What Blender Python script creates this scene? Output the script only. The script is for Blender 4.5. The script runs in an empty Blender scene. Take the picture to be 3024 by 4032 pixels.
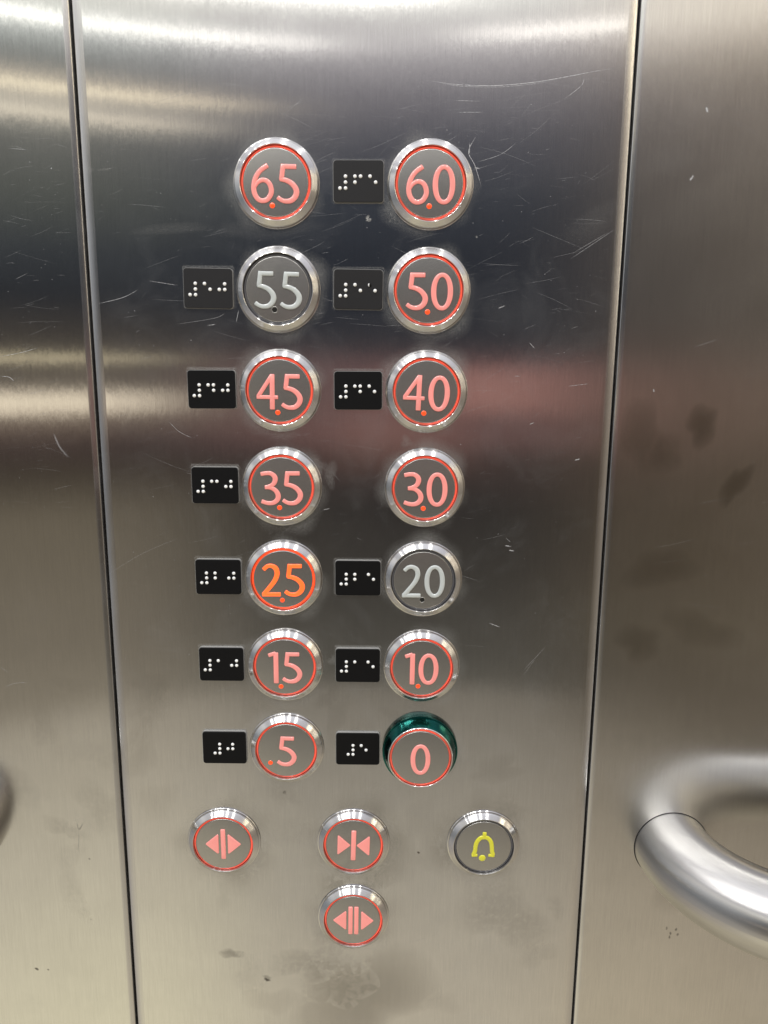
import bpy, math, random
from mathutils import Vector, Matrix
random.seed(7)
S = bpy.context.scene
COL = S.collection
MM = 0.001

# ------------------------------------------------------------------ camera
CAM_D = 0.36
YAW, PITCH, ROLL, FPX = -0.00371, 0.19844, 0.00808, 1661.0
cy, sy = math.cos(YAW), math.sin(YAW)
cp, sp = math.cos(PITCH), math.sin(PITCH)
F = Vector((sy*cp, cy*cp, -sp))
R0 = Vector((cy, -sy, 0)); U0 = R0.cross(F)
cr, sr = math.cos(ROLL), math.sin(ROLL)
R1 = cr*R0 + sr*U0; U1 = -sr*R0 + cr*U0
cam = bpy.data.cameras.new('camera'); camo = bpy.data.objects.new('camera', cam); COL.objects.link(camo)
cam.sensor_fit = 'HORIZONTAL'; cam.sensor_width = 36; cam.lens = FPX/1659*36
cam.clip_start = 0.01; cam.clip_end = 50
M = Matrix((R1, U1, -F)).transposed().to_4x4(); M.translation = Vector((0, -CAM_D, 0))
camo.matrix_world = M
S.camera = camo

def at(u, v):
    """point of the wall plane (x, z) seen at source pixel u, v (3024 x 4032)"""
    u *= 1659/3024; v *= 1659/3024
    d = F*FPX + R1*(u-829.5) + U1*(1106-v)
    t = CAM_D/d.y
    return d.x*t, d.z*t

# ------------------------------------------------------------------ colour management
S.view_settings.view_transform = 'Standard'; S.view_settings.look = 'None'
S.view_settings.exposure = 0; S.view_settings.gamma = 1; S.view_settings.use_curve_mapping = False
S.cycles.max_bounces = 6; S.cycles.glossy_bounces = 4; S.cycles.diffuse_bounces = 2
S.cycles.transparent_max_bounces = 12
S.cycles.sample_clamp_indirect = 6

def lin(c):
    return [(x/255/12.92 if x/255 <= .04045 else ((x/255+.055)/1.055)**2.4) for x in c]

# ------------------------------------------------------------------ node helper
class NG:
    def __init__(s, tree): s.t = tree; s.n = tree.nodes; s.l = tree.links
    def node(s, kind, **kw):
        n = s.n.new(kind)
        for k, v in kw.items():
            setattr(n, k, v)
        return n
    def put(s, sock, v):
        if hasattr(v, 'is_linked') or hasattr(v, 'links'): s.l.new(v, sock)
        else: sock.default_value = v
    def m(s, op, a, b=None, c=None, clamp=False):
        n = s.n.new('ShaderNodeMath'); n.operation = op; n.use_clamp = clamp
        s.put(n.inputs[0], a)
        if b is not None: s.put(n.inputs[1], b)
        if c is not None: s.put(n.inputs[2], c)
        return n.outputs[0]
    def sstep(s, x, a, b, lo=0.0, hi=1.0):
        n = s.n.new('ShaderNodeMapRange'); n.interpolation_type = 'SMOOTHSTEP'
        s.put(n.inputs['Value'], x)
        n.inputs['From Min'].default_value = a; n.inputs['From Max'].default_value = b
        n.inputs['To Min'].default_value = lo; n.inputs['To Max'].default_value = hi
        return n.outputs['Result']
    def mixc(s, f, a, b, mode='MIX'):
        n = s.n.new('ShaderNodeMix'); n.data_type = 'RGBA'; n.blend_type = mode
        s.put(n.inputs[0], f); s.put(n.inputs[6], a); s.put(n.inputs[7], b)
        return n.outputs[2]
    def vm(s, op, a, b=None):
        n = s.n.new('ShaderNodeVectorMath'); n.operation = op
        s.put(n.inputs[0], a)
        if b is not None: s.put(n.inputs[1], b)
        return n.outputs[0]
    def noise(s, vec, scale, detail=3, rough=.5, out='Fac', dist=0.0):
        n = s.n.new('ShaderNodeTexNoise'); s.put(n.inputs['Vector'], vec)
        n.inputs['Scale'].default_value = scale; n.inputs['Detail'].default_value = detail
        n.inputs['Roughness'].default_value = rough; n.inputs['Distortion'].default_value = dist
        return n.outputs[out]

# ------------------------------------------------------------------ world: the lift car the steel reflects
def build_world():
    w = bpy.data.worlds.new('World'); S.world = w; w.use_nodes = True
    g = NG(w.node_tree); g.n.clear()
    out = g.node('ShaderNodeOutputWorld'); bg = g.node('ShaderNodeBackground')
    g.l.new(bg.outputs[0], out.inputs[0])
    tc = g.node('ShaderNodeTexCoord')
    sep = g.node('ShaderNodeSeparateXYZ'); g.l.new(tc.outputs['Generated'], sep.inputs[0])
    dx, dy, dz = sep.outputs
    DEG = 180/math.pi
    el = g.m('MULTIPLY', g.m('ARCSINE', dz), DEG)
    az = g.m('MULTIPLY', g.m('ARCTAN2', dx, g.m('MULTIPLY', dy, -1.0)), DEG)
    def el_of(y): return -(math.degrees(math.atan((y-1106)/1661)) + 11.37)
    K = 0.60; SC = 4.0
    def ramp(tab):
        # tab: list of (y on the steel, colour) plus ('e', elevation, colour)
        st = []
        for t in tab:
            if t[0] == 'e': st.append((t[1], t[2]))
            else: st.append((el_of(t[0]), t[1]))
        st.sort(key=lambda q: q[0])
        n = g.node('ShaderNodeValToRGB'); cr_ = n.color_ramp; cr_.interpolation = 'LINEAR'
        pos = [((e+90)/180, [c/K/SC for c in lin(col)]) for e, col in st]
        assert len(pos) <= 32, len(pos)
        while len(cr_.elements) < len(pos): cr_.elements.new(0.5)
        for i, (p, c) in enumerate(pos):
            cr_.elements[i].position = p
        for i, (p, c) in enumerate(pos):
            cr_.elements[i].position = p; cr_.elements[i].color = (*c, 1)
        g.l.new(g.m('MULTIPLY_ADD', el, 1/180, 0.5), n.inputs[0])
        return n.outputs[0]
    floor = [('e', -90, (150, 142, 126)), ('e', -60, (165, 157, 138))]
    ceil = [('e', 28, (160, 160, 166)), ('e', 45, (188, 188, 196)), ('e', 60, (212, 213, 220)), ('e', 90, (228, 228, 235))]
    L = ramp(floor + ceil + [(0, (228, 226, 216)), (45, (205, 204, 195)), (100, (205, 208, 203)), (116, (190, 194, 190)), (149, (140, 143, 140)),
        (187, (118, 120, 118)), (203, (158, 150, 138)), (241, (168, 162, 150)), (291, (168, 162, 152)), (308, (140, 138, 130)),
        (330, (102, 102, 98)), (446, (78, 80, 76)), (560, (52, 55, 58)), (650, (38, 40, 44)), (730, (60, 56, 52)),
        (800, (78, 72, 65)), (840, (92, 84, 75)), (905, (100, 86, 76)), (950, (60, 50, 47)), (1010, (62, 55, 47)), (1097, (98, 90, 77)),
        (1350, (112, 104, 91)), (1460, (124, 116, 102)), (1510, (150, 142, 127)), (1800, (180, 172, 153)), (2200, (206, 198, 170))])
    C = ramp(floor + ceil + [(0, (226, 226, 220)), (40, (190, 187, 186)), (100, (182, 178, 179)), (130, (152, 148, 151)), (200, (114, 111, 116)), (300, (78, 78, 85)),
        (430, (48, 52, 60)), (550, (34, 38, 46)), (700, (40, 42, 48)), (780, (56, 52, 54)), (1000, (54, 45, 43)), (1100, (42, 39, 37)),
        (1250, (53, 50, 46)), (1400, (72, 69, 63)), (1460, (80, 77, 70)), (1495, (114, 108, 98)), (1620, (130, 124, 113)), (1900, (154, 147, 133)), (2200, (172, 163, 145))])
    Rr = ramp(floor + ceil + [(0, (218, 206, 192)), (60, (200, 190, 176)), (100, (196, 185, 171)), (160, (140, 128, 116)), (250, (104, 95, 89)), (400, (90, 82, 75)),
        (600, (76, 69, 63)), (700, (70, 63, 57)), (850, (80, 69, 58)), (1000, (72, 62, 50)), (1200, (78, 68, 55)), (1300, (84, 75, 61)), (1410, (77, 68, 56)),
        (1520, (84, 75, 63)), (1575, (108, 99, 86)), (1700, (126, 116, 101)), (1900, (152, 141, 123)), (2200, (168, 156, 133))])
    SL = ramp(floor + ceil + [(0, (210, 208, 208)), (500, (168, 170, 174)), (800, (128, 131, 136)), (1100, (112, 115, 119)), (1500, (136, 134, 134)), (2200, (150, 143, 136))])
    SR = ramp(floor + ceil + [(0, (205, 192, 175)), (300, (185, 172, 156)), (800, (142, 131, 118)), (1200, (122, 114, 104)), (1800, (138, 130, 118)), (2200, (150, 140, 124))])
    c = g.mixc(g.sstep(az, -21, -6), L, C)
    c = g.mixc(g.sstep(az, 9, 22), c, Rr)
    c = g.mixc(g.sstep(az, -36, -52), c, SL)
    c = g.mixc(g.sstep(az, 32, 46), c, SR)
    c = g.mixc(1.0, c, (SC, SC, SC, 1), 'MULTIPLY')
    def box(a0, a1, sa, e0, e1, se):
        p = g.m('MULTIPLY', g.sstep(az, a0-sa, a0+sa), g.sstep(az, a1+sa, a1-sa))
        q = g.m('MULTIPLY', g.sstep(el, e0-se, e0+se), g.sstep(el, e1+se, e1-se))
        return g.m('MULTIPLY', p, q)
    def lobe(c, col, a0, a1, sa, e0, e1, se):
        n = g.node('ShaderNodeVectorMath', operation='SCALE')
        n.inputs[0].default_value = col; g.l.new(box(a0, a1, sa, e0, e1, se), n.inputs['Scale'])
        return g.mixc(1.0, c, n.outputs[0], 'ADD')
    # lit strips and lamps of the car behind the viewer
    c = lobe(c, (2.4, 2.32, 2.15), -30, -5, 2.5, 19.65, 20.1, .2)
    c = lobe(c, (1.6, 1.55, 1.45), -30, 4, 2.5, 22.0, 23.0, .3)
    c = lobe(c, (2.1, 2.0, 1.85), 5.5, 17, 1.2, 20.2, 20.7, .2)
    c = lobe(c, (.5, .47, .4), 18, 34, 5, 19.6, 21.2, .8)
    c = lobe(c, (1.7, 1.42, .95), -34, -10, 4, 16.05, 16.4, .2)
    c = lobe(c, (1.1, .95, .7), -34, -13, 4, 14.55, 14.95, .25)
    c = lobe(c, (1.0, .86, .56), -36, -17, 4, -.45, 0, .25)
    c = lobe(c, (1.2, 1.05, .8), -36, -16.5, 3, -3.9, -2.5, .6)
    # the viewer's hand and phone
    c = lobe(c, (.44, .20, .155), 4, 11, 6, -3.9, -.7, 1.0)
    c = lobe(c, (.10, .044, .04), -13, 18, 4, -6.5, .1, 1.2)
    c = lobe(c, (.13, .06, .045), -4, 5, 3, -8.2, -4, 1.6)
    # two warm lamps on the right
    c = lobe(c, (9.0, 8.0, 5.5), 51.5, 56, 1.2, 17, 30, 3)
    c = lobe(c, (6, 5.5, 4.2), 63, 65.5, 1, 0, 16, 3)
    g.l.new(c, bg.inputs['Color']); bg.inputs['Strength'].default_value = 1
    w.cycles.sampling_method = 'MANUAL'; w.cycles.sample_map_resolution = 2048
build_world()

# the ceiling light of the car: narrow strips running away from the wall
for k, (x, y, w_, l_, e) in enumerate(((-.05, -.90, .045, .46, 4.8), (.42, -.90, .040, .46, 4.4), (-.40, -.91, .035, .46, 3.4), (-.56, -.95, .03, .46, 3.4), (-.74, -1.0, .04, .46, 3.8),
                                       (-.98, -1.08, .04, .46, 3.6), (-1.42, -1.2, .05, .5, 3.6))):
    ld = bpy.data.lights.new('ceiling_strip', 'AREA'); ld.shape = 'RECTANGLE'; ld.size = w_; ld.size_y = l_; ld.energy = e
    ld.color = (1, .985, .96)
    lo = bpy.data.objects.new('ceiling_strip', ld); COL.objects.link(lo); lo.location = (x, y, 1.15)

# ------------------------------------------------------------------ materials
def mat(name):
    m = bpy.data.materials.new(name); m.use_nodes = True
    g = NG(m.node_tree); b = g.n['Principled BSDF']
    return m, g, b
def tangent(g, b, vec=None, radial=False):
    if radial:
        tc = g.node('ShaderNodeTexCoord')
        v = g.vm('MULTIPLY', tc.outputs['Object'], (1, 1, 0))
        vt = g.node('ShaderNodeVectorTransform', vector_type='VECTOR', convert_from='OBJECT', convert_to='WORLD')
        g.l.new(v, vt.inputs[0]); g.l.new(g.vm('NORMALIZE', vt.outputs[0]), b.inputs['Tangent'])
    else:
        c = g.node('ShaderNodeCombineXYZ')
        for i in range(3): c.inputs[i].default_value = vec[i]
        g.l.new(c.outputs[0], b.inputs['Tangent'])

def steel_panel(name, haze_amt, tint=(1, 1, 1), seed=0.0, dirt=.10, rough=.105):
    m, g, b = mat(name)
    tc = g.node('ShaderNodeTexCoord'); P = g.vm('ADD', tc.outputs['Object'], (seed, 0, seed*.7))
    b.inputs['Metallic'].default_value = 1
    # vertical brushing
    fine = g.noise(g.vm('MULTIPLY', P, (1, 1, .022)), 2600, 2, .6)
    med = g.noise(g.vm('MULTIPLY', P, (1, 1, .05)), 420, 3, .6)
    spark = g.noise(g.vm('MULTIPLY', P, (1, 1, .30)), 1300, 2, .7)
    smud = g.noise(P, 17, 5, .62, dist=.6)
    smud2 = g.noise(P, 48, 4, .6, dist=.4)
    cloud = g.m('ADD', g.m('MULTIPLY', g.m('SUBTRACT', smud, .5), .9), g.m('MULTIPLY', g.m('SUBTRACT', smud2, .5), .5))
    k = g.m('ADD', 1.0, g.m('MULTIPLY', g.m('SUBTRACT', fine, .5), .20))
    k = g.m('ADD', k, g.m('MULTIPLY', g.m('SUBTRACT', med, .5), .08))
    k = g.m('ADD', k, g.m('MULTIPLY', cloud, dirt*2.2))
    col = g.node('ShaderNodeCombineXYZ')
    for i in range(3): g.l.new(g.m('MULTIPLY', k, .615*tint[i]), col.inputs[i])
    g.l.new(col.outputs[0], b.inputs['Base Color'])
    r = g.m('ADD', rough, g.m('MULTIPLY', g.m('SUBTRACT', smud, .5), .05))
    r = g.m('ADD', r, g.m('MULTIPLY', g.m('SUBTRACT', spark, .5), .03))
    g.l.new(r, b.inputs['Roughness'])
    b.inputs['Anisotropic'].default_value = .95
    tangent(g, b, (1, 0, 0))
    bump = g.node('ShaderNodeBump'); bump.inputs['Strength'].default_value = 1; bump.inputs['Distance'].default_value = 0.0000035
    hgt = g.m('ADD', g.m('MULTIPLY', fine, .6), g.m('ADD', g.m('MULTIPLY', spark, 1.0), g.m('MULTIPLY', g.noise(g.vm('MULTIPLY', P, (1, 1, .3)), 420, 1, .5), 2.4)))
    g.l.new(hgt, bump.inputs['Height']); g.l.new(bump.outputs[0], b.inputs['Normal'])
    # dust film: a rough share of the surface
    b2 = g.node('ShaderNodeBsdfPrincipled'); b2.inputs['Base Color'].default_value = (.40, .41, .42, 1); b2.inputs['Roughness'].default_value = .75
    mix = g.node('ShaderNodeMixShader')
    patch = g.sstep(g.noise(P, 24, 5, .7, dist=.9), .46, .70)
    f = g.m('ADD', haze_amt*.45, g.m('MULTIPLY', patch, haze_amt))
    g.l.new(f, mix.inputs[0])
    g.l.new(b.outputs[0], mix.inputs[1]); g.l.new(b2.outputs[0], mix.inputs[2])
    g.l.new(mix.outputs[0], g.n['Material Output'].inputs['Surface'])
    return m

def overlay(name, col, rough, metallic, gain, noise_scale, thr):
    m, g, b = mat(name)
    b.inputs['Base Color'].default_value = (*col, 1); b.inputs['Roughness'].default_value = rough; b.inputs['Metallic'].default_value = metallic
    at_ = g.node('ShaderNodeAttribute'); at_.attribute_name = 'alpha'
    tc = g.node('ShaderNodeTexCoord')
    n = g.sstep(g.noise(tc.outputs['Object'], noise_scale, 5, .7), thr[0], thr[1])
    a = g.m('MULTIPLY', g.m('MULTIPLY', at_.outputs['Fac'], n), gain, clamp=True)
    t = g.node('ShaderNodeBsdfTransparent'); mix = g.node('ShaderNodeMixShader')
    g.l.new(a, mix.inputs[0]); g.l.new(t.outputs[0], mix.inputs[1]); g.l.new(b.outputs[0], mix.inputs[2])
    g.l.new(mix.outputs[0], g.n['Material Output'].inputs['Surface'])
    return m

MAT = {}
MAT['panel'] = steel_panel('brushed_steel_panel', .034, (1, .992, .98), 0, .085)
MAT['wall_l'] = steel_panel('brushed_steel_wall', .008, (1.0, .995, .975), 3.1, .08)
MAT['wall_r'] = steel_panel('brushed_steel_wall_warm', .006, (1.0, .985, .955), 7.7, .09, .19)
MAT['edge'] = steel_panel('folded_edge_steel', .05, (1, .99, .98), 1.3, .05, .22)
MAT['scratch'] = overlay('scratch_marks', (.75, .76, .78), .55, .3, 1.0, 900, (.25, .6))
MAT['dust'] = overlay('dust_residue', (.52, .52, .50), .8, 0, .50, 1500, (.26, .78))
MAT['stain'] = overlay('dark_stain', (.10, .085, .065), .5, 0, 1.0, 300, (.15, .6))
MAT['grease'] = overlay('grease_film', (.20, .17, .13), .32, 1, 1.0, 60, (.0, .35))

def simple(name, col, rough=.5, metallic=0, emis=None, estr=0, aniso=0, radial=False, coat=0, spec=.5):
    m, g, b = mat(name)
    b.inputs['Base Color'].default_value = (*col, 1); b.inputs['Roughness'].default_value = rough; b.inputs['Metallic'].default_value = metallic
    b.inputs['Specular IOR Level'].default_value = spec
    if emis: b.inputs['Emission Color'].default_value = (*emis, 1); b.inputs['Emission Strength'].default_value = estr
    b.inputs['Anisotropic'].default_value = aniso
    b.inputs['Coat Weight'].default_value = coat; b.inputs['Coat Roughness'].default_value = .08
    if radial: tangent(g, b, radial=True)
    return m, g, b
def turned(name, col, rough, aniso):
    m, g, b = simple(name, col, rough, 1, aniso=aniso, radial=True)
    tc = g.node('ShaderNodeTexCoord')
    sep = g.node('ShaderNodeSeparateXYZ'); g.l.new(tc.outputs['Object'], sep.inputs[0])
    rad = g.m('SQRT', g.m('ADD', g.m('MULTIPLY', sep.outputs[0], sep.outputs[0]), g.m('MULTIPLY', sep.outputs[1], sep.outputs[1])))
    n1 = g.node('ShaderNodeTexNoise', noise_dimensions='1D'); n1.inputs['Scale'].default_value = 9000; g.l.new(rad, n1.inputs['W'])
    n2 = g.noise(tc.outputs['Object'], 260, 4, .6)
    k = g.m('ADD', .93, g.m('ADD', g.m('MULTIPLY', g.m('SUBTRACT', n1.outputs[0], .5), .16), g.m('MULTIPLY', g.m('SUBTRACT', n2, .5), .16)))
    v = g.node('ShaderNodeVectorMath', operation='SCALE'); v.inputs[0].default_value = col; g.l.new(k, v.inputs['Scale'])
    g.l.new(v.outputs[0], b.inputs['Base Color'])
    return m
MAT['bezel'] = turned('turned_steel', (.70, .69, .675), .20, .99)
MAT['green'] = turned('green_plated_metal', (.011, .11, .095), .16, .6)
MAT['chrome'], _, _ = simple('polished_steel', (.74, .73, .72), .12, 1)
MAT['black'], _, _ = simple('shadow_gap_black', (.008, .008, .008), .8)
def ring_material(name, base, emis, estr):
    m, g, b = simple(name, base, .2, 0, emis, estr, coat=.5)
    tc = g.node('ShaderNodeTexCoord'); sep = g.node('ShaderNodeSeparateXYZ'); g.l.new(tc.outputs['Object'], sep.inputs[0])
    rad = g.m('SQRT', g.m('ADD', g.m('MULTIPLY', sep.outputs[0], sep.outputs[0]), g.m('MULTIPLY', sep.outputs[1], sep.outputs[1])))
    e = g.m('MULTIPLY', g.sstep(rad, .01420, .01455, .5, 1), g.sstep(rad, .01542, .01495, .12, 1))
    n = g.noise(tc.outputs['Object'], 85, 3, .6)
    k = g.m('MULTIPLY', e, g.sstep(n, .32, .72, .45, 1.35))
    g.l.new(g.m('MULTIPLY', k, estr), b.inputs['Emission Strength'])
    return m
def face_material(name, tone, extra):
    m, g, b = simple(name, tone, .27, 1)
    tc = g.node('ShaderNodeTexCoord')
    P = tc.outputs['Object']
    n = g.noise(g.vm('MULTIPLY', P, (1, .05, 1)), 1800, 2, .6); s = g.noise(P, 110, 5, .65, dist=.5)
    oi = g.node('ShaderNodeObjectInfo')
    off = g.vm('ADD', P, g.node('ShaderNodeCombineXYZ').outputs[0])
    k = g.m('ADD', g.m('ADD', 1.0, g.m('MULTIPLY', g.m('SUBTRACT', n, .5), .12)), g.m('MULTIPLY', g.m('SUBTRACT', s, .5), .14+extra))
    v = g.node('ShaderNodeVectorMath', operation='SCALE'); v.inputs[0].default_value = tone; g.l.new(k, v.inputs['Scale'])
    g.l.new(v.outputs[0], b.inputs['Base Color'])
    b2 = g.node('ShaderNodeBsdfPrincipled'); b2.inputs['Base Color'].default_value = (.15, .147, .138, 1); b2.inputs['Roughness'].default_value = .6
    mix = g.node('ShaderNodeMixShader'); mix.inputs[0].default_value = .42
    g.l.new(b.outputs[0], mix.inputs[1]); g.l.new(b2.outputs[0], mix.inputs[2])
    g.l.new(mix.outputs[0], g.n['Material Output'].inputs['Surface'])
    return m
MAT['face'] = face_material('satin_button_face', (.56, .55, .52), 0)
MAT['face_worn'] = face_material('worn_button_face', (.52, .51, .49), .45)
def acrylic(name, base, emis, estr, vary=.35):
    m, g, b = simple(name, base, .22, 0, emis, estr, coat=.6)
    tc = g.node('ShaderNodeTexCoord')
    n = g.noise(tc.outputs['Object'], 170, 2, .5)
    g.l.new(g.m('MULTIPLY', g.m('ADD', 1-vary/2, g.m('MULTIPLY', n, vary)), estr), b.inputs['Emission Strength'])
    b.inputs['Subsurface Weight'].default_value = 0
    return m
MAT['pink'] = acrylic('pink_lit_acrylic', (.52, .26, .24), (1, .20, .165), .50)
MAT['orange'] = acrylic('orange_lit_acrylic', (.50, .08, .02), (1, .125, .022), 1.35)
MAT['white'] = acrylic('unlit_white_acrylic', (.56, .60, .59), (1, 1, 1), 0)
MAT['yellow'] = acrylic('yellow_acrylic', (.68, .66, .045), (1, .95, .05), .06)
MAT['ring_red'] = ring_material('red_glow_ring', (.40, .10, .07), (1, .065, .028), .70)
MAT['ring_bright'] = ring_material('bright_orange_glow_ring', (.5, .1, .04), (1, .045, .006), 1.4)
MAT['ring_off'] = acrylic('unlit_clear_ring', (.10, .10, .11), (1, 1, 1), 0)
MAT['dot_red'] = acrylic('red_indicator', (.6, .08, .02), (1, .055, .008), .85)
MAT['dot_off'], _, _ = simple('unlit_indicator', (.02, .02, .018), .25)
def plate_material(name='black_plate', c=.005, sp=.16):
    m, g, b = simple(name, (c, c, c*1.1), .55, spec=sp)
    tc = g.node('ShaderNodeTexCoord'); n = g.noise(tc.outputs['Object'], 3000, 2, .6)
    bump = g.node('ShaderNodeBump'); bump.inputs['Strength'].default_value = .5; bump.inputs['Distance'].default_value = .00005
    g.l.new(n, bump.inputs['Height']); g.l.new(bump.outputs[0], b.inputs['Normal'])
    return m
MAT['plate'] = plate_material(); MAT['plate_worn'] = plate_material('worn_black_plate', .013, .35)
MAT['plate_base'], _, _ = simple('grey_plate_base', (.30, .30, .29), .35)
MAT['braille'], _, _ = simple('white_braille', (.92, .93, .92), .35)
def rail_material():
    m, g, b = simple('satin_steel_tube', (.66, .648, .62), .29, 1, aniso=.93)
    tc = g.node('ShaderNodeTexCoord'); s = g.noise(tc.outputs['Object'], 60, 4, .6)
    uv = g.node('ShaderNodeUVMap'); uv.uv_map = 'tube'
    st = g.noise(g.vm('MULTIPLY', uv.outputs[0], (9, 140, 1)), 1.0, 3, .6)
    k = g.m('ADD', g.m('ADD', .92, g.m('MULTIPLY', g.m('SUBTRACT', st, .5), .14)), g.m('MULTIPLY', g.m('SUBTRACT', s, .5), .05))
    v = g.node('ShaderNodeVectorMath', operation='SCALE'); v.inputs[0].default_value = (.66, .648, .62); g.l.new(k, v.inputs['Scale'])
    g.l.new(v.outputs[0], b.inputs['Base Color'])
    tg = g.node('ShaderNodeTangent', direction_type='UV_MAP'); tg.uv_map = 'tube'
    g.l.new(tg.outputs[0], b.inputs['Tangent'])
    return m
MAT['rail'] = rail_material()

# ------------------------------------------------------------------ mesh helpers
class MB:
    def __init__(s): s.v = []; s.f = []; s.mi = []; s.a = []
    def add(s, vs, fs, mi=0, al=None):
        o = len(s.v); s.v += [tuple(v) for v in vs]; s.a += (al if al else [1.0]*len(vs))
        for f in fs: s.f.append([i+o for i in f]); s.mi.append(mi)
    def mesh(s, name, mats, smooth=True, sharp=35):
        me = bpy.data.meshes.new(name); me.from_pydata(s.v, [], s.f)
        for m in mats: me.materials.append(m)
        for p, i in zip(me.polygons, s.mi): p.material_index = i; p.use_smooth = smooth
        at_ = me.attributes.new('alpha', 'FLOAT', 'POINT')
        for i, a in enumerate(s.a): at_.data[i].value = a
        me.update()
        if smooth: me.set_sharp_from_angle(angle=math.radians(sharp))
        return me
def link(name, me, parent=None, loc=(0, 0, 0), rot=(0, 0, 0)):
    o = bpy.data.objects.new(name, me); COL.objects.link(o)
    if parent: o.parent = parent
    o.location = loc; o.rotation_euler = rot
    return o
def tag(o, label, cat, group=None):
    o['label'] = label; o['category'] = cat
    if group: o['group'] = group
    return o
def thing(name, label, cat, loc, group=None, roll=0):
    o = bpy.data.objects.new(name, None); COL.objects.link(o)
    o.empty_display_size = .005; o.location = loc
    o.rotation_euler = Matrix.Rotation(math.pi/2, 3, 'X').to_euler() if not roll else (Matrix.Rotation(math.pi/2, 3, 'X') @ Matrix.Rotation(roll, 3, 'Z')).to_euler()
    return tag(o, label, cat, group)

def lathe(mb, prof, seg=128, mi=0, closed_top=False):
    n = len(prof); vs = []; fs = []
    for r, h in prof:
        for k in range(seg):
            a = 2*math.pi*k/seg; vs.append((r*math.cos(a)*MM, r*math.sin(a)*MM, h*MM))
    for i in range(n-1):
        for k in range(seg):
            k2 = (k+1) % seg
            fs.append([i*seg+k, i*seg+k2, (i+1)*seg+k2, (i+1)*seg+k])
    if closed_top: fs.append([(n-1)*seg+k for k in range(seg)])
    mb.add(vs, fs, mi)

# ------------------------------------------------------------------ panels
XL, XR = -0.13585, 0.10473        # the two seams
ZT, ZB = 0.45, -0.75
def flat_profile(x0, x1, bl, br):
    """front face from x0 to x1 with folded edges; bl / br = (width mm, tilt deg) or None. returns (x, y) list"""
    pts = []
    def bevel(x, sgn, w, t):
        # from the outer edge inwards
        w *= MM; ty = math.tan(math.radians(t))*w
        out = [(x, .012), (x, ty+.0006), (x+sgn*.00012, ty+.0001)]
        out += [(x+sgn*w*q, ty*(1-q)**1.7) for q in (.10, .22, .36, .5, .64, .78, .9)] + [(x+sgn*w*1.05, 0)]
        out += [(x+sgn*(w*1.1+.002), 0)]
        return out
    if bl: pts += bevel(x0, 1, *bl)
    else: pts += [(x0, .012), (x0, 0), (x0+.002, 0)]
    if br: pts += bevel(x1, -1, *br)[::-1]
    else: pts += [(x1-.002, 0), (x1, 0), (x1, .012)]
    return pts
def panel_mesh(prof):
    mb = MB(); vs = []; fs = []
    for x, y in prof: vs += [(x, y, ZB), (x, y, ZT)]
    for i in range(len(prof)-1): fs.append([2*i, 2*i+2, 2*i+3, 2*i+1])
    mb.add(vs, fs, 0)
    for i in range(len(fs)):
        if not (abs(prof[i][1]) < 1e-6 and abs(prof[i+1][1]) < 1e-6): mb.mi[i] = 5
    return mb

def strip(mb, pts, w, a, mi, yoff=-.00003, taper=True):
    """flat mark on the panel following (x, z) points, w metres wide"""
    n = len(pts); vs = []; al = []; fs = []
    for i, (x, z) in enumerate(pts):
        p, q = pts[max(0, i-1)], pts[min(n-1, i+1)]
        d = Vector((q[0]-p[0], q[1]-p[1])); d = d.normalized() if d.length > 0 else Vector((1, 0))
        nx, nz = -d.y, d.x
        t = i/(n-1); k = min(1, 4*t, 4*(1-t)) if taper else 1
        for s_, aa in ((-1, 0), (0, a*k), (1, 0)):
            vs.append((x+nx*w*s_, yoff, z+nz*w*s_)); al.append(aa)
    for i in range(n-1):
        for j in range(2): b = 3*i+j; fs.append([b, b+1, b+4, b+3])
    mb.add(vs, fs, mi, al)
def catmull(pts, n=6):
    out = []
    P = [pts[0]]+list(pts)+[pts[-1]]
    for i in range(1, len(P)-2):
        p0, p1, p2, p3 = P[i-1], P[i], P[i+1], P[i+2]
        for k in range(n):
            t = k/n
            out.append(tuple(.5*((2*b)+(-a+c)*t+(2*a-5*b+4*c-d)*t*t+(-a+3*b-3*c+d)*t**3) for a, b, c, d in zip(p0, p1, p2, p3)))
    out.append(tuple(pts[-1])); return out
def blob(mb, x, z, rx, rz, a, mi, rot=0, yoff=-.00004, wob=.25, rings=4):
    n = 28; vs = [(x, yoff, z)]; al = [a]; fs = []
    ph = [random.uniform(0, 6.28) for _ in range(3)]
    for r in range(1, rings+1):
        q = r/rings
        for k in range(n):
            t = 2*math.pi*k/n; w = 1+wob*(.5*math.sin(2*t+ph[0])+.3*math.sin(3*t+ph[1])+.2*math.sin(5*t+ph[2]))
            px, pz = rx*q*w*math.cos(t), rz*q*w*math.sin(t)
            vs.append((x+px*math.cos(rot)-pz*math.sin(rot), yoff, z+px*math.sin(rot)+pz*math.cos(rot))); al.append(a*(1-q**2.2))
    for k in range(n): fs.append([0, 1+k, 1+(k+1) % n])
    for r in range(rings-1):
        for k in range(n):
            b = 1+r*n
            fs.append([b+k, b+n+k, b+n+(k+1) % n, b+(k+1) % n])
    mb.add(vs, fs, mi, al)
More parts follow.
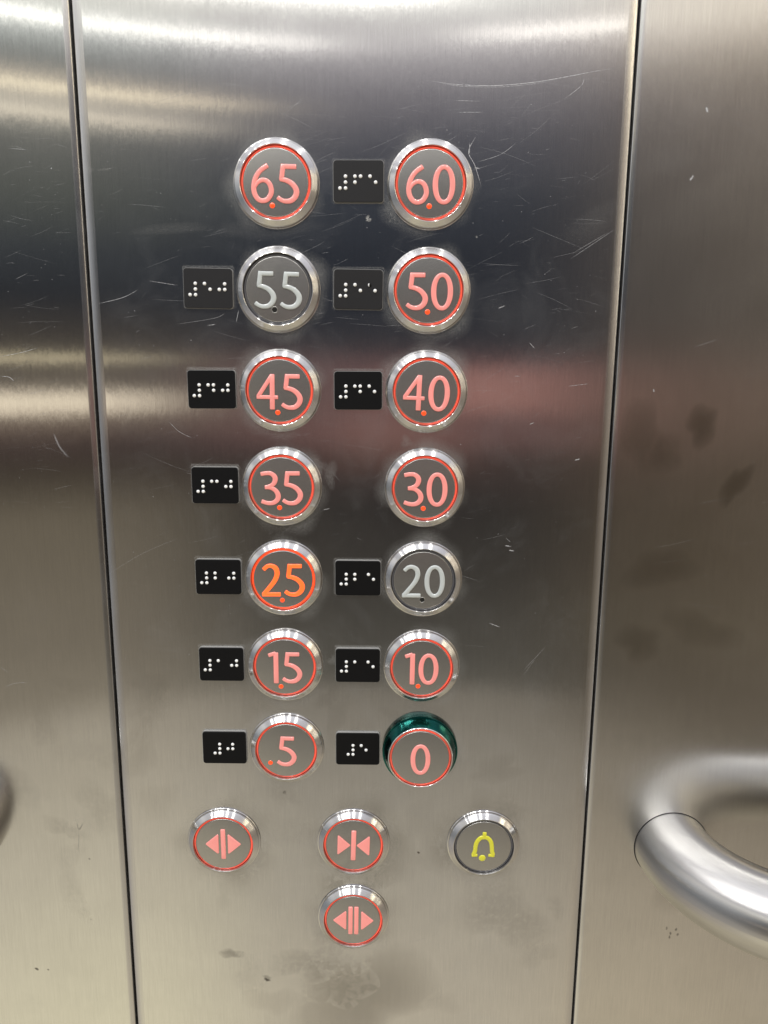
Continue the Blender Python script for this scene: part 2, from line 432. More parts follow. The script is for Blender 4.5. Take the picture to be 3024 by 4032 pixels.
def halo(mb, x, z, r0, r1, a, mi, yoff=-.00005, amp=.5):
    n = 72; vs = []; al = []; fs = []
    ph = [random.uniform(0, 6.28) for _ in range(4)]
    for j, (q, aa) in enumerate(((0, 1.0), (.25, .8), (.6, .3), (1, 0))):
        for k in range(n):
            t = 2*math.pi*k/n
            w = .55+amp*(.4*math.sin(t+ph[0])+.35*math.sin(3*t+ph[1])+.25*math.sin(7*t+ph[2]))
            r = r0+(r1-r0)*q*max(.25, w+.4)
            vs.append((x+r*math.cos(t), yoff, z+r*math.sin(t))); al.append(a*aa*max(.05, w))
    for j in range(3):
        for k in range(n):
            fs.append([j*n+k, (j+1)*n+k, (j+1)*n+(k+1) % n, j*n+(k+1) % n])
    mb.add(vs, fs, mi, al)

# rows and columns of the control panel (metres from the point level with the viewer's eye)
CX = (-.04972, .01781); Z0, PZ = .07445, .04493
ZA, ZH = -.24827, -.2927
XO, XC, XB = -.08336, -.01585, .05181
PLX = (-.0813, -.0137)

SCR, DUST, STAIN, GREASE = 1, 2, 3, 4
centre = panel_mesh(flat_profile(XL+.0006, XR-.00045, (4.0, 11), (3.9, 12)))
left = panel_mesh(flat_profile(-.75, XL-.0006, None, (2.6, 12)))
right = panel_mesh(flat_profile(XR+.00055, .75, (2.2, 14), None))

def src(pts): return [at(*p) for p in pts]
def scr(mb, pts, w=.10, a=.8, mi=SCR):
    P = src(pts); P = catmull(P, 6) if len(P) > 2 else [tuple(Vector(P[0]).lerp(Vector(P[1]), t/8)) for t in range(9)]
    strip(mb, P, w*MM, a, mi)
# the scratches that can be told apart
scr(centre, [(1669, 313), (1772, 330), (1883, 337), (1986, 335), (2115, 322), (2244, 300), (2330, 283), (2424, 268)], .16, .95)
scr(centre, [(1700, 316), (1800, 338), (1960, 342), (2100, 330), (2200, 312)], .12, .6)
scr(centre, [(2222, 390), (2287, 339), (2300, 309)], .14, .7)
scr(centre, [(1785, 395), (1896, 399)], .12, .6); scr(centre, [(1797, 442), (1909, 442)], .12, .7)
scr(centre, [(1875, 536), (1845, 597), (1870, 652), (1896, 738)], .18, .9)
scr(centre, [(1875, 639), (1969, 609), (2033, 562)], .13, .6)
scr(centre, [(1868, 660), (1892, 664)], .3, .9); scr(centre, [(1850, 560), (1848, 610)], .2, .7)
scr(centre, [(2244, 1021), (2424, 901)], .14, .55); scr(centre, [(2250, 1000), (2400, 912)], .2, .3)
scr(centre, [(386, 1196), (482, 1172), (542, 1142)], .16, .7); scr(centre, [(582, 1105), (702, 1124)], .16, .65)
scr(centre, [(663, 1657), (705, 1699), (760, 1726)], .14, .6); scr(centre, [(693, 1277), (844, 1253), (886, 1232)], .12, .45)
scr(centre, [(815, 1282), (850, 1277)], .2, .8); scr(centre, [(930, 1270), (940, 1220)], .2, .6)
scr(centre, [(2235, 1521), (2320, 1511)], .13, .8); scr(centre, [(2020, 1481), (2052, 1481)], .14, .6)
scr(centre, [(2263, 1812), (2284, 1807)], .3, 1.0); scr(centre, [(2084, 1348), (2106, 1373)], .16, .8)
scr(centre, [(1988, 2148), (2014, 2152)], .32, 1.0); scr(centre, [(2003, 2166), (2025, 2170)], .32, .9); scr(centre, [(1992, 2118), (2010, 2135)], .14, .6)
scr(centre, [(1925, 2453), (1970, 2470)], .3, .7); scr(centre, [(2085, 1671), (2104, 1664)], .25, .8)
scr(centre, [(1960, 1215), (1990, 1203)], .25, .7); scr(centre, [(1270, 2008), (1300, 2002)], .2, .7)
scr(centre, [(420, 2265), (560, 2180), (700, 2120)], .10, .3); scr(centre, [(1100, 2110), (1250, 1990)], .1, .35)
scr(centre, [(2060, 2640), (2150, 2545)], .16, .35); scr(centre, [(2060, 2660), (2110, 2590)], .12, .3)
scr(left, [(0, 1404), (75, 1390), (151, 1369)], .14, .7); scr(left, [(0, 1481), (36, 1485), (57, 1503)], .2, .7)
scr(left, [(211, 1705), (235, 1760), (271, 1802)], .6, .3); scr(left, [(30, 583), (110, 590)], .18, .4)
scr(left, [(20, 2705), (60, 2690), (110, 2688)], .16, .45); scr(left, [(0, 2625), (35, 2650)], .14, .35)
scr(left, [(200, 665), (205, 660)], .3, .6); scr(left, [(60, 1100), (110, 1075)], .16, .3)
scr(right, [(2781, 420), (2787, 445)], .7, .75); scr(right, [(2715, 712), (2732, 690)], .7, .7)
scr(right, [(2573, 1530), (2575, 1545)], .4, .6); scr(right, [(2730, 1368), (2830, 1335)], .16, .3)
# many small random scratches, denser around the upper buttons
def rnd_scratches(mb, n, u0, u1, v0, v1, ang=8, wmax=.085, amax=.40):
    for _ in range(n):
        u = random.uniform(u0, u1); v = v0+(v1-v0)*random.random()**1.25
        x, z = at(u, v)
        a = math.radians(random.gauss(ang, 17)); Ln = random.choice([2, 3, 4, 6, 9, 15, 24])*random.uniform(.6, 1.3)*MM
        k = random.uniform(-.15, .15)
        pts = [(x+Ln*t*math.cos(a+k*t), z+Ln*t*math.sin(a+k*t)) for t in [j/7 for j in range(8)]]
        if pts[-1][0] > XR-.006 and mb is centre: continue
        if pts[-1][0] > XL-.005 and mb is left: continue
        strip(mb, pts, random.uniform(.035, wmax)*MM, random.uniform(.08, amax), SCR)
rnd_scratches(centre, 420, 360, 2400, 250, 2300)
rnd_scratches(centre, 160, 1000, 2350, 450, 1300, amax=.6)
rnd_scratches(centre, 70, 560, 2300, 2300, 3900, amax=.25)
rnd_scratches(left, 130, 0, 250, 500, 2000, amax=.4)
rnd_scratches(right, 60, 2560, 3024, 300, 2600, amax=.28)
for _ in range(260):
    u, v = random.uniform(380, 2380), random.uniform(250, 2600)
    x, z = at(u, v)
    if XL+.006 < x < XR-.006:
        blob(centre, x, z, random.uniform(.08, .3)*MM, random.uniform(.08, .25)*MM, random.uniform(.2, .7), SCR, rings=2)
for _ in range(60):
    x, z = at(random.uniform(2560, 3024), random.uniform(300, 3000))
    blob(right, x, z, random.uniform(.1, .25)*MM, random.uniform(.1, .25)*MM, random.uniform(.15, .5), SCR, rings=2)
for _ in range(50):
    x, z = at(random.uniform(0, 240), random.uniform(500, 2000))
    blob(left, x, z, random.uniform(.1, .25)*MM, random.uniform(.1, .25)*MM, random.uniform(.2, .6), SCR, rings=2)
# flecks and stains
def b_at(mb, u, v, rx, rz, a, mi, rot=0, wob=.25):
    x, z = at(u, v); blob(mb, x, z, rx*MM, rz*MM, a, mi, rot, wob=wob)
b_at(centre, 1450, 862, 1.6, 1.2, 2.2, DUST, .5, .7); b_at(centre, 1877, 933, .6, .6, 1.4, DUST)
b_at(centre, 1536, 870, .5, .6, .9, DUST)
for u, v, rx, rz, a in ((145, 3815, 1.3, .9, .8), (190, 3818, .65, .55, .6), (352, 3382, .6, .5, .7), (358, 3620, .4, .4, .5)):
    b_at(left, u, v, rx, rz, a, STAIN, -.4)
scr(left, [(303, 3240), (312, 3265), (328, 3240)], .5, .35, STAIN)
scr(left, [(310, 3270), (309, 3360)], .5, .12, STAIN)
b_at(centre, 1648, 3357, .8, .7, 1.1, STAIN); b_at(centre, 1052, 3858, 1.7, 1.1, .9, STAIN, 0, .6); b_at(centre, 1050, 3850, 3.0, 1.7, .3, STAIN, 0, .5)
b_at(centre, 910, 3755, 6.5, 3.8, .28, STAIN, 0, .4); b_at(centre, 1120, 3120, 1.2, 1.2, .4, STAIN)
b_at(centre, 1118, 2745, 1.0, .9, .4, STAIN); b_at(centre, 1420, 3930, 42, 34, .24, GREASE, 0, .4); b_at(centre, 1330, 3880, 20, 16, .10, GREASE, 0, .4)
b_at(centre, 1230, 3790, 22, 12, .14, STAIN, .4, .5); b_at(centre, 1980, 3600, 22, 26, .12, STAIN, .4, .5)
for u, v in ((2625, 3655), (2640, 3675), (2636, 3690), (2662, 3660), (2668, 3680)): b_at(right, u, v, .7, 1.1, .5, STAIN)
for u, v, rx, rz, a, r in ((2765, 1675, 8, 11, .75, -.35), (2895, 1910, 6, 12, .75, -.45), (2530, 1720, 12, 18, .45, 0), (2620, 1790, 10, 9, .35, .3),
                           (2600, 2240, 17, 12, .42, .2), (2515, 2530, 13, 10, .42, .1), (2760, 2480, 22, 10, .3, -.2), (2660, 3450, 14, 22, .18, -.5)):
    b_at(right, u, v, rx, rz, a*.5, GREASE, r, .35)
for u, v, rx, rz, a in ((2650, 620, 14, 7, .10), (2540, 400, 9, 14, .07)): b_at(right, u, v, rx, rz, a, DUST, .5)
b_at(centre, 2330, 880, 14, 8, .12, DUST, .6); b_at(centre, 680, 900, 18, 3, .18, DUST, .05); b_at(centre, 1050, 900, 26, 5, .16, DUST, .1)
b_at(centre, 1980, 1230, 14, 11, .07, DUST); b_at(centre, 410, 668, 3, .8, .35, DUST, 0); b_at(centre, 355, 668, 2, 1.2, .35, DUST, 0)
b_at(centre, 1240, 1850, 7, 5, .5, DUST, .3, .6); b_at(centre, 1300, 1865, 4, 6, .45, DUST, .3, .6); b_at(centre, 1600, 1740, 4, 2.5, .4, DUST, .2, .6)
b_at(centre, 1310, 2600, 2, 3.5, .5, DUST, .2, .6)
for i in range(46):
    b_at(centre, random.uniform(500, 2300), random.uniform(2700, 3950), random.uniform(5, 18), random.uniform(4, 14), random.uniform(.02, .07), random.choice([DUST, STAIN, GREASE]), random.uniform(0, 3), .5)
for i in range(18):
    b_at(left, random.uniform(20, 400), random.uniform(2500, 3950), random.uniform(5, 14), random.uniform(5, 18), random.uniform(.03, .09), random.choice([DUST, STAIN]), random.uniform(0, 3), .5)
# residue around every button and plate
for i in range(7):
    for j in range(2):
        k = .6 if i < 5 else .4
        halo(centre, CX[j], Z0-PZ*i, .0187, .0232, k, DUST, amp=.9)
for x, z in ((XO, ZA), (XC, ZA), (XB, ZA), (XC, ZH)):
    halo(centre, x, z, .0187, .0255, .38, DUST, amp=.7); halo(centre, x, z, .0187, .030, .14, GREASE, amp=.7)
PLATES = [(1, 0), (0, 1), (1, 1), (0, 2), (1, 2), (0, 3), (0, 4), (1, 4), (0, 5), (1, 5), (0, 6), (1, 6)]
for c_, r_ in PLATES:
    x, z = PLX[c_], Z0-PZ*r_+.0008
    if r_ == 0: z = .0757
    w, h = .0113, .0090
    P = []
    for ax, az_ in ((-1, 1), (1, 1), (1, -1), (-1, -1), (-1, 1)): P.append((x+ax*w, z+az_*h))
    for a_, b_ in zip(P, P[1:]):
        pts = [tuple(Vector(a_).lerp(Vector(b_), t/12)) for t in range(13)]
        n = len(pts); strip(centre, pts, random.uniform(.5, 1.0)*MM, random.uniform(.35, 1.0) if a_[1] == b_[1] else random.uniform(.25, .7), DUST, taper=False)

mats = lambda k: [MAT[k], MAT['scratch'], MAT['dust'], MAT['stain'], MAT['grease'], MAT['edge']]
o = link('control_panel', centre.mesh('control_panel', mats('panel'), sharp=50))
tag(o, 'scratched brushed steel control panel between the two dark seams, carrying all the round buttons', 'control panel')
o = link('wall_panel', left.mesh('wall_panel', mats('wall_l'), sharp=50))
tag(o, 'plain brushed steel wall panel left of the buttons, two small dark spots low down', 'wall panel', 'steel wall panels beside the control panel')
o = link('wall_panel', right.mesh('wall_panel', mats('wall_r'), sharp=50))
tag(o, 'brownish brushed steel wall panel right of the button panel, handrail mounted on it', 'wall panel', 'steel wall panels beside the control panel')
bk = MB(); bk.add([(-.8, .013, ZB), (.8, .013, ZB), (.8, .013, ZT), (-.8, .013, ZT)], [[0, 1, 2, 3]])
o = link('wall', bk.mesh('wall', [MAT['black']], smooth=False)); o['kind'] = 'structure'

# ------------------------------------------------------------------ glyphs (mm, baseline 0, left edge 0)
def stroke(mb, pts, w, z0, h=.55, closed=False, curve=True):
    ws = w if isinstance(w, (list, tuple)) else [w]*len(pts)
    P = [(x, y, q*.96) for (x, y), q in zip(pts, ws)]
    if curve and not closed: P = catmull(P, 6)
    elif not closed: P = [tuple(a+(b-a)*t/4 for a, b in zip(P[0], P[-1])) for t in range(5)] if len(P) == 2 else P
    n = len(P)
    sec = [(-1, 0), (-.97, .45), (-.78, .80), (-.4, .97), (0, 1), (.4, .97), (.78, .80), (.97, .45), (1, 0)]
    m = len(sec); vs = []; fs = []
    def ringat(x, y, dx, dy, wd, hs):
        for s_, q in sec: vs.append(((x-dy*s_*wd/2)*MM, (y+dx*s_*wd/2)*MM, (z0+q*h*hs)*MM))
    rows = []
    for i in range(n):
        a = P[(i-1) % n] if closed else P[max(0, i-1)]; b = P[(i+1) % n] if closed else P[min(n-1, i+1)]
        d = Vector((b[0]-a[0], b[1]-a[1])).normalized(); rows.append((P[i][0], P[i][1], d.x, d.y, P[i][2], 1.0))
    if not closed:
        x, y, dx, dy, wd, _ = rows[0]; x1, y1, dx1, dy1, wd1, _ = rows[-1]
        rows = [(x-dx*.30, y-dy*.30, dx, dy, wd*.74, .25), (x-dx*.24, y-dy*.24, dx, dy, wd*.86, .7)] + rows + \
               [(x1+dx1*.24, y1+dy1*.24, dx1, dy1, wd1*.86, .7), (x1+dx1*.30, y1+dy1*.30, dx1, dy1, wd1*.74, .25)]
    for r in rows: ringat(*r)
    n = len(rows)
    for i in range(n if closed else n-1):
        for j in range(m-1):
            a = i*m+j; b = ((i+1) % n)*m+j
            fs.append([a, b, b+1, a+1])
    if not closed:
        fs.append([j for j in range(m)]); fs.append([(n-1)*m+j for j in range(m)][::-1])
    mb.add(vs, fs)
def oval(mb, cx, cy_, rx, ry, ws, wt, z0):
    pts = []; w = []
    for k in range(48):
        t = 2*math.pi*k/48; c, s_ = math.cos(t), math.sin(t)
        pts.append((cx+rx*math.copysign(abs(c)**.92, c), cy_+ry*math.copysign(abs(s_)**.96, s_))); w.append(ws*c*c+wt*s_*s_)
    stroke(mb, pts, w, z0, closed=True)
def digit_mesh(ch, z0, matkey):
    mb = MB()
    if ch == '0': oval(mb, 4.95, 8.2, 3.75, 7.2, 2.5, 2.0, z0)
    if ch == '1':
        stroke(mb, [(3.9, 15.9), (3.9, .4)], 2.5, z0, curve=False); stroke(mb, [(.5, 14.7), (3.6, 15.75)], 2.0, z0-.01, curve=False)
    if ch == '2':
        stroke(mb, [(1.3, 13.6), (3.0, 15.1), (5.0, 15.4), (7.0, 14.2), (7.7, 11.9), (7.2, 9.6), (6.0, 7.3), (3.5, 4.1), (1.25, 1.4)], [2, 2, 2.1, 2.5, 2.5, 2.4, 2.3, 2.2, 2.2], z0)
        stroke(mb, [(.45, 1.1), (8.9, 1.1)], 2.15, z0-.01, curve=False)
    if ch == '3':
        stroke(mb, [(1.1, 15.0), (3.3, 15.4), (5.5, 15.3), (7.2, 14.0), (7.6, 12.3), (6.7, 10.3), (4.8, 9.2), (2.9, 8.8)], [2, 2, 2.1, 2.4, 2.5, 2.2, 1.9, 1.8], z0)
        stroke(mb, [(2.9, 8.65), (5.3, 8.5), (7.5, 7.3), (8.7, 5.3), (8.6, 3.3), (7.2, 1.7), (5.2, 1.1), (3.1, 1.3), (1.1, 2.0)], [1.8, 1.9, 2.2, 2.5, 2.5, 2.3, 2.1, 2, 2], z0-.01)
    if ch == '4':
        stroke(mb, [(7.5, 15.9), (7.5, .4)], 2.35, z0, curve=False); stroke(mb, [(7.35, 15.6), (1.1, 6.1)], 1.95, z0-.01, curve=False)
        stroke(mb, [(.6, 5.7), (9.9, 5.7)], 1.85, z0-.02, curve=False)
    if ch == '5':
        stroke(mb, [(2.9, 15.3), (8.5, 15.3)], 2.1, z0-.02, curve=False); stroke(mb, [(3.05, 16.0), (2.3, 9.9)], 2.2, z0-.01, curve=False)
        stroke(mb, [(1.9, 10.1), (4.5, 9.6), (6.7, 8.5), (8.3, 6.8), (8.9, 5.0), (8.3, 3.0), (6.5, 1.4), (4.0, 1.05), (2.1, 1.6), (.8, 2.5)], [1.9, 2.1, 2.3, 2.5, 2.6, 2.5, 2.3, 2.0, 1.9, 1.9], z0)
    if ch == '6':
        stroke(mb, [(7.1, 15.5), (4.0, 13.3), (1.95, 10.2), (1.2, 6.5), (1.7, 3.6), (3.2, 1.6), (5.1, 1.0), (7.2, 1.7), (8.7, 3.9), (8.85, 6.0), (8.0, 8.2), (6.4, 9.4), (4.5, 9.4), (2.7, 8.2), (1.35, 6.0)],
               [2.1, 2.1, 2.2, 2.3, 2.3, 2.2, 2.1, 2.2, 2.3, 2.3, 2.2, 2, 1.9, 1.7, 1.4], z0)
    return mb.mesh('digit', [MAT[matkey]], sharp=60)
def triangle(mb, apex, base, half, z0, h=.5):
    """rounded raised triangle, apex and base are x positions"""
    s = 1 if apex > base else -1
    C3 = [(apex, 0), (base, half), (base, -half)]
    cx, cy_ = (apex+2*base)/3, 0
    def outline(inset, r):
        pts = []
        ctr = [Vector(c) for c in C3]
        for i in range(3):
            p = ctr[i]; a = (ctr[i-1]-p).normalized(); b = (ctr[(i+1) % 3]-p).normalized()
            bis = (a+b).normalized(); ang = a.angle(b)/2
            c = p+bis*((r+inset)/math.sin(ang))
            na = Vector((a.y, -a.x)); na = na if na.dot(b) < 0 else -na
            nb = Vector((b.y, -b.x)); nb = nb if nb.dot(a) < 0 else -nb
            for k in range(6):
                t = k/5; d = (na*(1-t)+nb*t).normalized(); pts.append(c+d*r)
        return pts
    vs = []; fs = []
    L3 = [(0, 0), (.02, .5), (.12, .85), (.35, 1.0)]
    for ins, q in L3:
        for p in outline(ins, .45): vs.append((p.x*MM, p.y*MM, (z0+h*q)*MM))
    n = 18
    for i in range(3):
        for k in range(n): fs.append([i*n+k, i*n+(k+1) % n, (i+1)*n+(k+1) % n, (i+1)*n+k])
    fs.append([3*n+k for k in range(n)])
    mb.add(vs, fs)
def dome(mb, r, z0, h, squash=1):
    prof = [(r*math.cos(t)**squash if t < 1.57 else .0001, z0+h*math.sin(t)) for t in [math.pi/2*i/8 for i in range(9)]]
    prof[-1] = (r*.02, z0+h); lathe(mb, prof, 24, 0, True)

# ------------------------------------------------------------------ button pieces
def bezel_mesh():
    mb = MB()
    lathe(mb, [(19.0, -.3), (19.0, .55), (18.75, .85), (18.25, .95), (18.2, 1.75), (18.0, 2.05), (17.85, 2.18), (17.78, 2.23), (17.7, 2.30), (16.02, 3.72), (15.95, 3.77), (15.78, 3.83), (15.62, 3.74), (15.5, 3.45), (15.45, .8)])
    return mb.mesh('bezel', [MAT['bezel']], sharp=25)
def ring_mesh(key, z=0):
    mb = MB(); lathe(mb, [(15.42, 1.9+z), (15.35, 2.25+z), (15.0, 2.7+z), (14.6, 2.85+z), (14.4, 2.75+z), (14.24, 2.4+z)], 96)
    return mb.mesh('light_ring', [MAT[key]], sharp=60)
def face_mesh(key, z=0):
    mb = MB(); lathe(mb, [(14.23, 2.0+z), (14.23, 2.95+z), (14.0, 3.12+z), (13.8, 3.14+z)], 96, 0, True)
    return mb.mesh('face_plate', [MAT[key]], sharp=60)
BEZ = bezel_mesh()
RING = {k: ring_mesh(k) for k in ('ring_red', 'ring_bright', 'ring_off')}
FACE = {k: face_mesh(k) for k in ('face', 'face_worn')}
GLY = {}
def digit(ch, key, z=3.14):
    if (ch, key, z) not in GLY: GLY[ch, key, z] = digit_mesh(ch, z, key)
    return GLY[ch, key, z]
def dot_mesh(key):
    mb = MB(); dome(mb, 1.18, 3.14, .35); return mb.mesh('indicator_dot', [MAT[key]], sharp=60)
def dimple_mesh():
    mb = MB(); lathe(mb, [(1.5, 3.145), (1.42, 3.28), (1.22, 3.28), (1.15, 3.16)], 32, 1); lathe(mb, [(1.16, 3.17), (.05, 3.17)], 32, 0, True)
    return mb.mesh('indicator_dot', [MAT['dot_off'], MAT['face']], sharp=60)
DOT = {'dot_red': dot_mesh('dot_red'), 'dot_off': dimple_mesh()}

ROWS = [  # text, column, row, state, x of each digit, dot, roll (deg), face, label
    ('65', 0, 0, 'dim', (-10.8, .2), (-1.5, -9.2), -1, 'face', 'top left floor button, dim pink digits 6.5, no plate on its left'),
    ('60', 1, 0, 'dim', (-10.7, .9), (-.5, -9.0), .5, 'face', 'top right floor button, dim pink digits 6.0 with a red dot'),
    ('55', 0, 1, 'off', (-10.7, .8), (-1.4, -8.6), -1, 'face_worn', 'unlit button with greyish white digits 5.5 and worn dark face'),
    ('50', 1, 1, 'dim', (-10.3, 1.1), (-.3, -9.0), 0, 'face_worn', 'dim pink button reading 5.0 with fine dark cracks on its face'),
    ('45', 0, 2, 'dim', (-10.9, .5), (-.9, -9.6), -.5, 'face', 'dim pink button reading 4.5 with a red dot'),
    ('40', 1, 2, 'dim', (-11.0, .8), (-.8, -9.4), -2, 'face', 'dim pink button reading 4.0, digits leaning slightly right'),
    ('35', 0, 3, 'dim', (-10.4, 0), (-1.1, -9.4), .5, 'face', 'dim pink button reading 3.5 with a red dot'),
    ('30', 1, 3, 'dim', (-10.6, .8), (-.6, -9.2), 0, 'face', 'dim pink button reading 3.0, no braille plate on its left'),
    ('25', 0, 4, 'bright', (-10.5, .3), (-.6, -10.2), .3, 'face', 'brightly lit orange button reading 2.5, the only pressed one'),
    ('20', 1, 4, 'off', (-10.3, .6), (-.3, -9.4), 0, 'face_worn', 'unlit button with white digits 2.0 on dark worn face'),
    ('15', 0, 5, 'dim', (-8.2, -1.5), (-2.0, -10.0), 0, 'face', 'dim pink button reading 1.5 with a red dot'),
    ('10', 1, 5, 'dim', (-8.4, -1.5), (-1.5, -9.2), -.5, 'face', 'dim pink button reading 1.0 with a red dot'),
    ('5', 0, 6, 'dim', (-4.9,), (-8.0, -6.6), -1, 'face', 'dim pink button reading .5 with the red dot far left of the digit'),
]
KEYS = {'dim': ('pink', 'ring_red', 'dot_red'), 'off': ('white', 'ring_off', 'dot_off'), 'bright': ('orange', 'ring_bright', 'dot_red')}
G1 = 'round floor buttons in two columns'
for txt, c_, r_, st, xs, dt, roll, fc, lab in ROWS:
    gk, rk, dk = KEYS[st]
    t = thing('floor_button', lab, 'lift button', (CX[c_], 0, Z0-PZ*r_), G1)
    link('bezel', BEZ, t); link('light_ring', RING[rk], t); link('face_plate', FACE[fc], t, rot=(0, 0, math.radians(roll)+c_*1.3+r_))
    a = math.radians(roll); rr = lambda x, y: (x*math.cos(a)-y*math.sin(a), x*math.sin(a)+y*math.cos(a))
    for ch, x in zip(txt, xs):
        px, py = rr(x, -8.7); link('digit', digit(ch, gk), t, (px*MM, py*MM, 0), (0, 0, a))
    px, py = rr(dt[0], dt[1]-.35); link('indicator_dot', DOT[dk], t, (px*MM, py*MM, 0))

# ground floor button: tall green collar
ZG = Z0-PZ*6
t = thing('floor_button', 'button reading 0 in a tall raised dark green collar', 'lift button', (CX[1], 0, ZG), G1)
mb = MB(); lathe(mb, [(19.0, -.3), (19.0, 2.7), (18.85, 3.0), (18.3, 3.2), (18.0, 3.9), (17.95, 4.1), (16.35, 8.9), (16.15, 9.2)])
link('green_collar', mb.mesh('green_collar', [MAT['green']], sharp=18), t)
mb = MB(); lathe(mb, [(16.15, 9.2), (16.0, 9.45), (15.75, 9.55), (15.55, 9.4), (15.45, 9.05), (15.42, 7)]); link('chrome_rim', mb.mesh('chrome_rim', [MAT['chrome']], sharp=60), t)
link('light_ring', ring_mesh('ring_red', 6.05), t); link('face_plate', face_mesh('face', 6.05), t)
link('digit', digit('0', 'pink', 9.19), t, (-4.95*MM, -9.1*MM, 0))

# door and alarm buttons
G2 = 'door and alarm buttons below the floor buttons'
def icon_button(name, lab, x, z, st, roll, build, key, fc='face'):
    t = thing(name, lab, 'lift button', (x, 0, z), G2)
    link('bezel', BEZ, t); link('light_ring', RING[st], t); link('face_plate', FACE[fc], t)
    for nm, fn in build:
        mb = MB(); fn(mb); link(nm, mb.mesh(nm, [MAT[key]], sharp=60), t, rot=(0, 0, math.radians(roll)))
    return t
Z = 3.14
icon_button('door_button', 'pink button, triangles pointing outward from one bar, leftmost of the row of three', XO, ZA, 'ring_red', 0, [
    ('bar_symbol', lambda m: stroke(m, [(0, 8.2), (0, -8.2)], 2.5, Z, curve=False)),
    ('arrow_symbol', lambda m: triangle(m, -9.3, -2.4, 6.0, Z)), ('arrow_symbol', lambda m: triangle(m, 9.3, 2.4, 6.0, Z))], 'pink')
icon_button('door_button', 'pink button, triangles pointing inward at one bar, middle of the row of three', XC, ZA, 'ring_red', -1.6, [
    ('bar_symbol', lambda m: stroke(m, [(.1, 8.2), (.1, -8.2)], 2.6, Z, curve=False)),
    ('arrow_symbol', lambda m: triangle(m, -1.4, -8.2, 5.9, Z)), ('arrow_symbol', lambda m: triangle(m, 1.6, 8.5, 5.9, Z))], 'pink', 'face_worn')
icon_button('door_button', 'pink lit button with two bars between outward triangles, lowest of all buttons', XC, ZH, 'ring_red', -.5, [
    ('bar_symbol', lambda m: stroke(m, [(-1.5, 7.9), (-1.5, -7.9)], 2.35, Z, curve=False)), ('bar_symbol', lambda m: stroke(m, [(1.6, 7.9), (1.6, -7.9)], 2.35, Z, curve=False)),
    ('arrow_symbol', lambda m: triangle(m, -10.8, -3.7, 5.9, Z)), ('arrow_symbol', lambda m: triangle(m, 10.8, 4.1, 5.9, Z))], 'pink')
def bell(m):
    stroke(m, [(-5.2, -4.6), (-4.5, -2.4), (-4.2, .6), (-3.5, 3.0), (-1.9, 4.9), (.1, 5.4), (2.0, 4.9), (3.5, 3.0), (4.1, .4), (4.35, -2.4), (4.9, -4.6)], 2.3, Z)
    stroke(m, [(.2, 8.1), (.15, 5.6)], 2.1, Z-.01, curve=False)
    stroke(m, [(-5.9, -5.1), (-3.4, -4.9)], 1.6, Z+.02, curve=False); stroke(m, [(2.8, -4.9), (5.4, -5.2)], 1.6, Z+.02, curve=False)
def clapper(m):
    dome(m, 1.8, Z, .6)
icon_button('alarm_button', 'unlit button with a yellow bell outline, right of the pink door buttons', XB, ZA, 'ring_off', 0, [('bell_symbol', bell)], 'yellow')
t = [o for o in COL.objects if o.name.startswith('alarm_button')][0]
mb = MB(); clapper(mb); link('bell_clapper', mb.mesh('bell_clapper', [MAT['yellow']], sharp=60), t, (-.6*MM, -6.6*MM, 0))

# ------------------------------------------------------------------ braille plates
def rrect(w, h, r, n=6):
    out = []
    for cx, cy_, a0 in ((w/2-r, h/2-r, 0), (-w/2+r, h/2-r, 90), (-w/2+r, -h/2+r, 180), (w/2-r, -h/2+r, 270)):
        for k in range(n+1):
            a = math.radians(a0+90*k/n); out.append((cx+r*math.cos(a), cy_+r*math.sin(a)))
    return out
def slab(levels, key, name):
    mb = MB(); vs = []; n = None
    for w, h, r, z in levels:
        p = rrect(w, h, r); n = len(p); vs += [(x*MM, y*MM, z*MM) for x, y in p]
    fs = []
    for i in range(len(levels)-1):
        for k in range(n): fs.append([i*n+k, i*n+(k+1) % n, (i+1)*n+(k+1) % n, (i+1)*n+k])
    fs.append([(len(levels)-1)*n+k for k in range(n)])
    mb.add(vs, fs); return mb.mesh(name, [MAT[key]], sharp=40)
PB = slab([(22.3, 17.7, 1.5, -.2), (22.3, 17.7, 1.5, 1.0)], 'plate_base', 'plate_base')
PFW = slab([(21.9, 17.3, 1.35, .9), (21.9, 17.3, 1.35, 1.45), (21.6, 17.0, 1.2, 1.6)], 'plate_worn', 'plate_face')
PF = slab([(21.9, 17.3, 1.35, .9), (21.9, 17.3, 1.35, 1.45), (21.6, 17.0, 1.2, 1.6)], 'plate', 'plate_face')
mb = MB(); dome(mb, .80, 1.58, .6, .75); BD = mb.mesh('braille_dot', [MAT['braille']], sharp=80)
mb = MB(); dome(mb, .80, 1.58, .6, .75); BDK = mb.mesh('braille_dot', [MAT['braille'], MAT['plate']], sharp=80)
for p in BDK.polygons:
    if p.center.x > -.0002: p.material_index = 1
CELL = {'#': (3, 4, 5, 6), 'a': (1,), 'b': (1, 2), 'c': (1, 4), 'd': (1, 4, 5), 'e': (1, 5), 'f': (1, 2, 4), 'j': (2, 4, 5)}
TEXT = {(1, 0): '#fe', (0, 1): '#ej', (1, 1): '#ee', (0, 2): '#dj', (1, 2): '#de', (0, 3): '#cj', (0, 4): '#bj', (1, 4): '#be', (0, 5): '#aj', (1, 5): '#ae', (0, 6): '#j', (1, 6): '#e'}
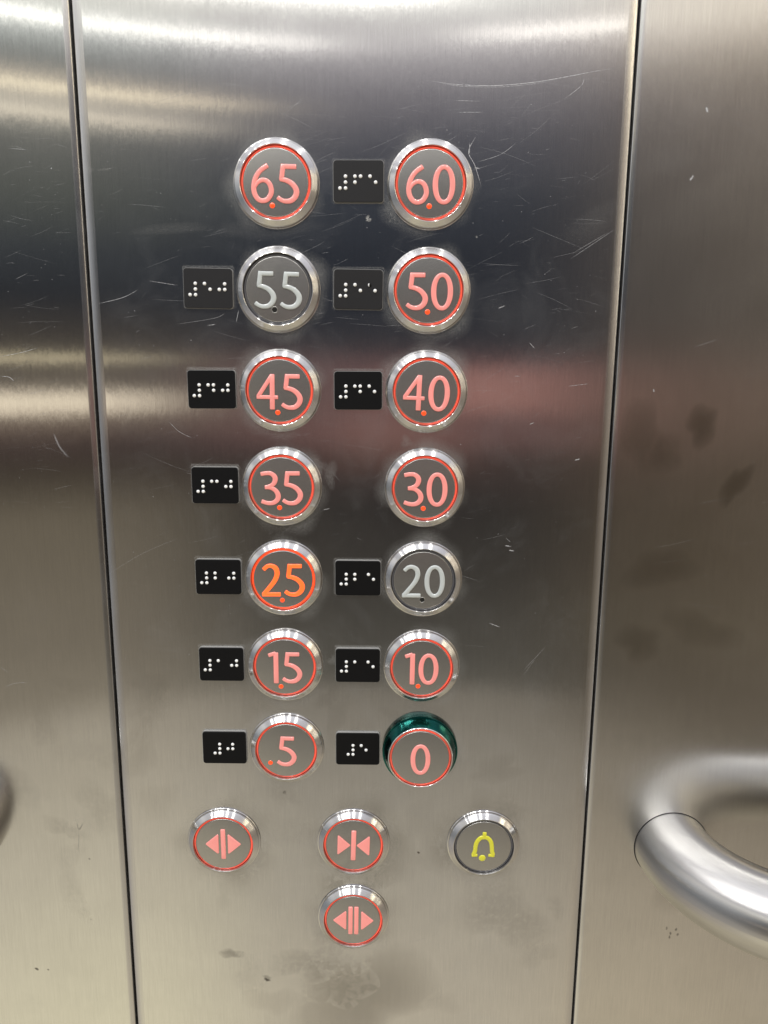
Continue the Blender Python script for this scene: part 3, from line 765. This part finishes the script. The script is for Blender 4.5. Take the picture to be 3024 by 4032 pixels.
BTN = {(1, 0): 'between the 6.5 and 6.0 buttons', (0, 1): 'left of the 5.5 button', (1, 1): 'between the 5.5 and 5.0 buttons, one dot half missing', (0, 2): 'left of the 4.5 button',
       (1, 2): 'between the 4.5 and 4.0 buttons', (0, 3): 'left of the 3.5 button', (0, 4): 'left of the glowing 2.5 button', (1, 4): 'between the 2.5 and 2.0 buttons',
       (0, 5): 'left of the 1.5 button', (1, 5): 'between the 1.5 and 1.0 buttons', (0, 6): 'left of the .5 button, two braille cells only', (1, 6): 'between the .5 and green 0 buttons'}
for c_, r_ in PLATES:
    z = Z0-PZ*r_+.0003
    if r_ == 0: z = .0755
    t = thing('braille_plate', 'black braille plate '+BTN[c_, r_], 'braille plate', (PLX[c_], 0, z), 'black braille plates beside the floor buttons', math.radians({0: .3, 1: -.6, 2: .3}.get(r_, 0)))
    link('plate_base', PB, t); link('plate_face', PFW if r_ < 2 else PF, t)
    txt = TEXT[c_, r_]; x0 = -11+(2.9 if len(txt) == 3 else 6.2)
    for i, ch in enumerate(txt):
        for d in CELL[ch]:
            px = x0+6.6*i+(2.45 if d > 3 else 0); py = 8.7-6.7-((d-1) % 3)*2.45
            broken = (c_, r_) == (1, 1) and i == 2 and d == 1
            q = link('braille_dot', BDK if broken else BD, t, (px*MM, py*MM, 0))
            if broken: q['label'] = 'half black braille dot'

# ------------------------------------------------------------------ handrails
def rail_mesh(sgn, Rb=.060, r=.019, straight=.35):
    path = [(0, .002, -1)]
    c = []
    n = 40
    for i in range(n+1):
        a = math.pi/2*i/n; c.append((sgn*(Rb-Rb*math.cos(a)), -Rb*math.sin(a), sgn*math.sin(a), -math.cos(a)))
    pts = [(0, .004, 0, -1)]+c
    for k in range(1, 8): pts.append((sgn*(Rb+straight*k/7), -Rb, sgn, 0))
    seg = 64; vs = []; fs = []; uvs = []
    L_ = 0; prev = None
    for x, y, tx, ty in pts:
        if prev: L_ += math.hypot(x-prev[0], y-prev[1])
        prev = (x, y)
        nx, ny = ty, -tx
        for k in range(seg+1):
            a = 2*math.pi*k/seg
            vs.append((x+nx*r*math.cos(a), y+ny*r*math.cos(a), r*math.sin(a))); uvs.append((L_*10, k/seg))
    w = seg+1
    for i in range(len(pts)-1):
        for k in range(seg): fs.append([i*w+k, i*w+k+1, (i+1)*w+k+1, (i+1)*w+k])
    mb = MB(); mb.add(vs, fs); me = mb.mesh('handrail', [MAT['rail']], sharp=60)
    ul = me.uv_layers.new(name='tube')
    for lp in me.loops: ul.data[lp.index].uv = uvs[lp.vertex_index]
    return me
o = link('handrail', rail_mesh(1), None, (.150, 0, -.249))
mb = MB(); lathe(mb, [(18.9, .05), (19.45, .05)], 96); link('wall_joint', mb.mesh('wall_joint', [MAT['black']]), o, rot=(math.pi/2, 0, 0))
tag(o, 'thick satin steel tube handrail curving out of the right wall panel', 'handrail', 'steel handrails on either side')
o = link('handrail', rail_mesh(-1), None, (-.2205, 0, -.247))
tag(o, 'handrail end just at the left edge of the picture, only its dark reflection showing', 'handrail', 'steel handrails on either side')
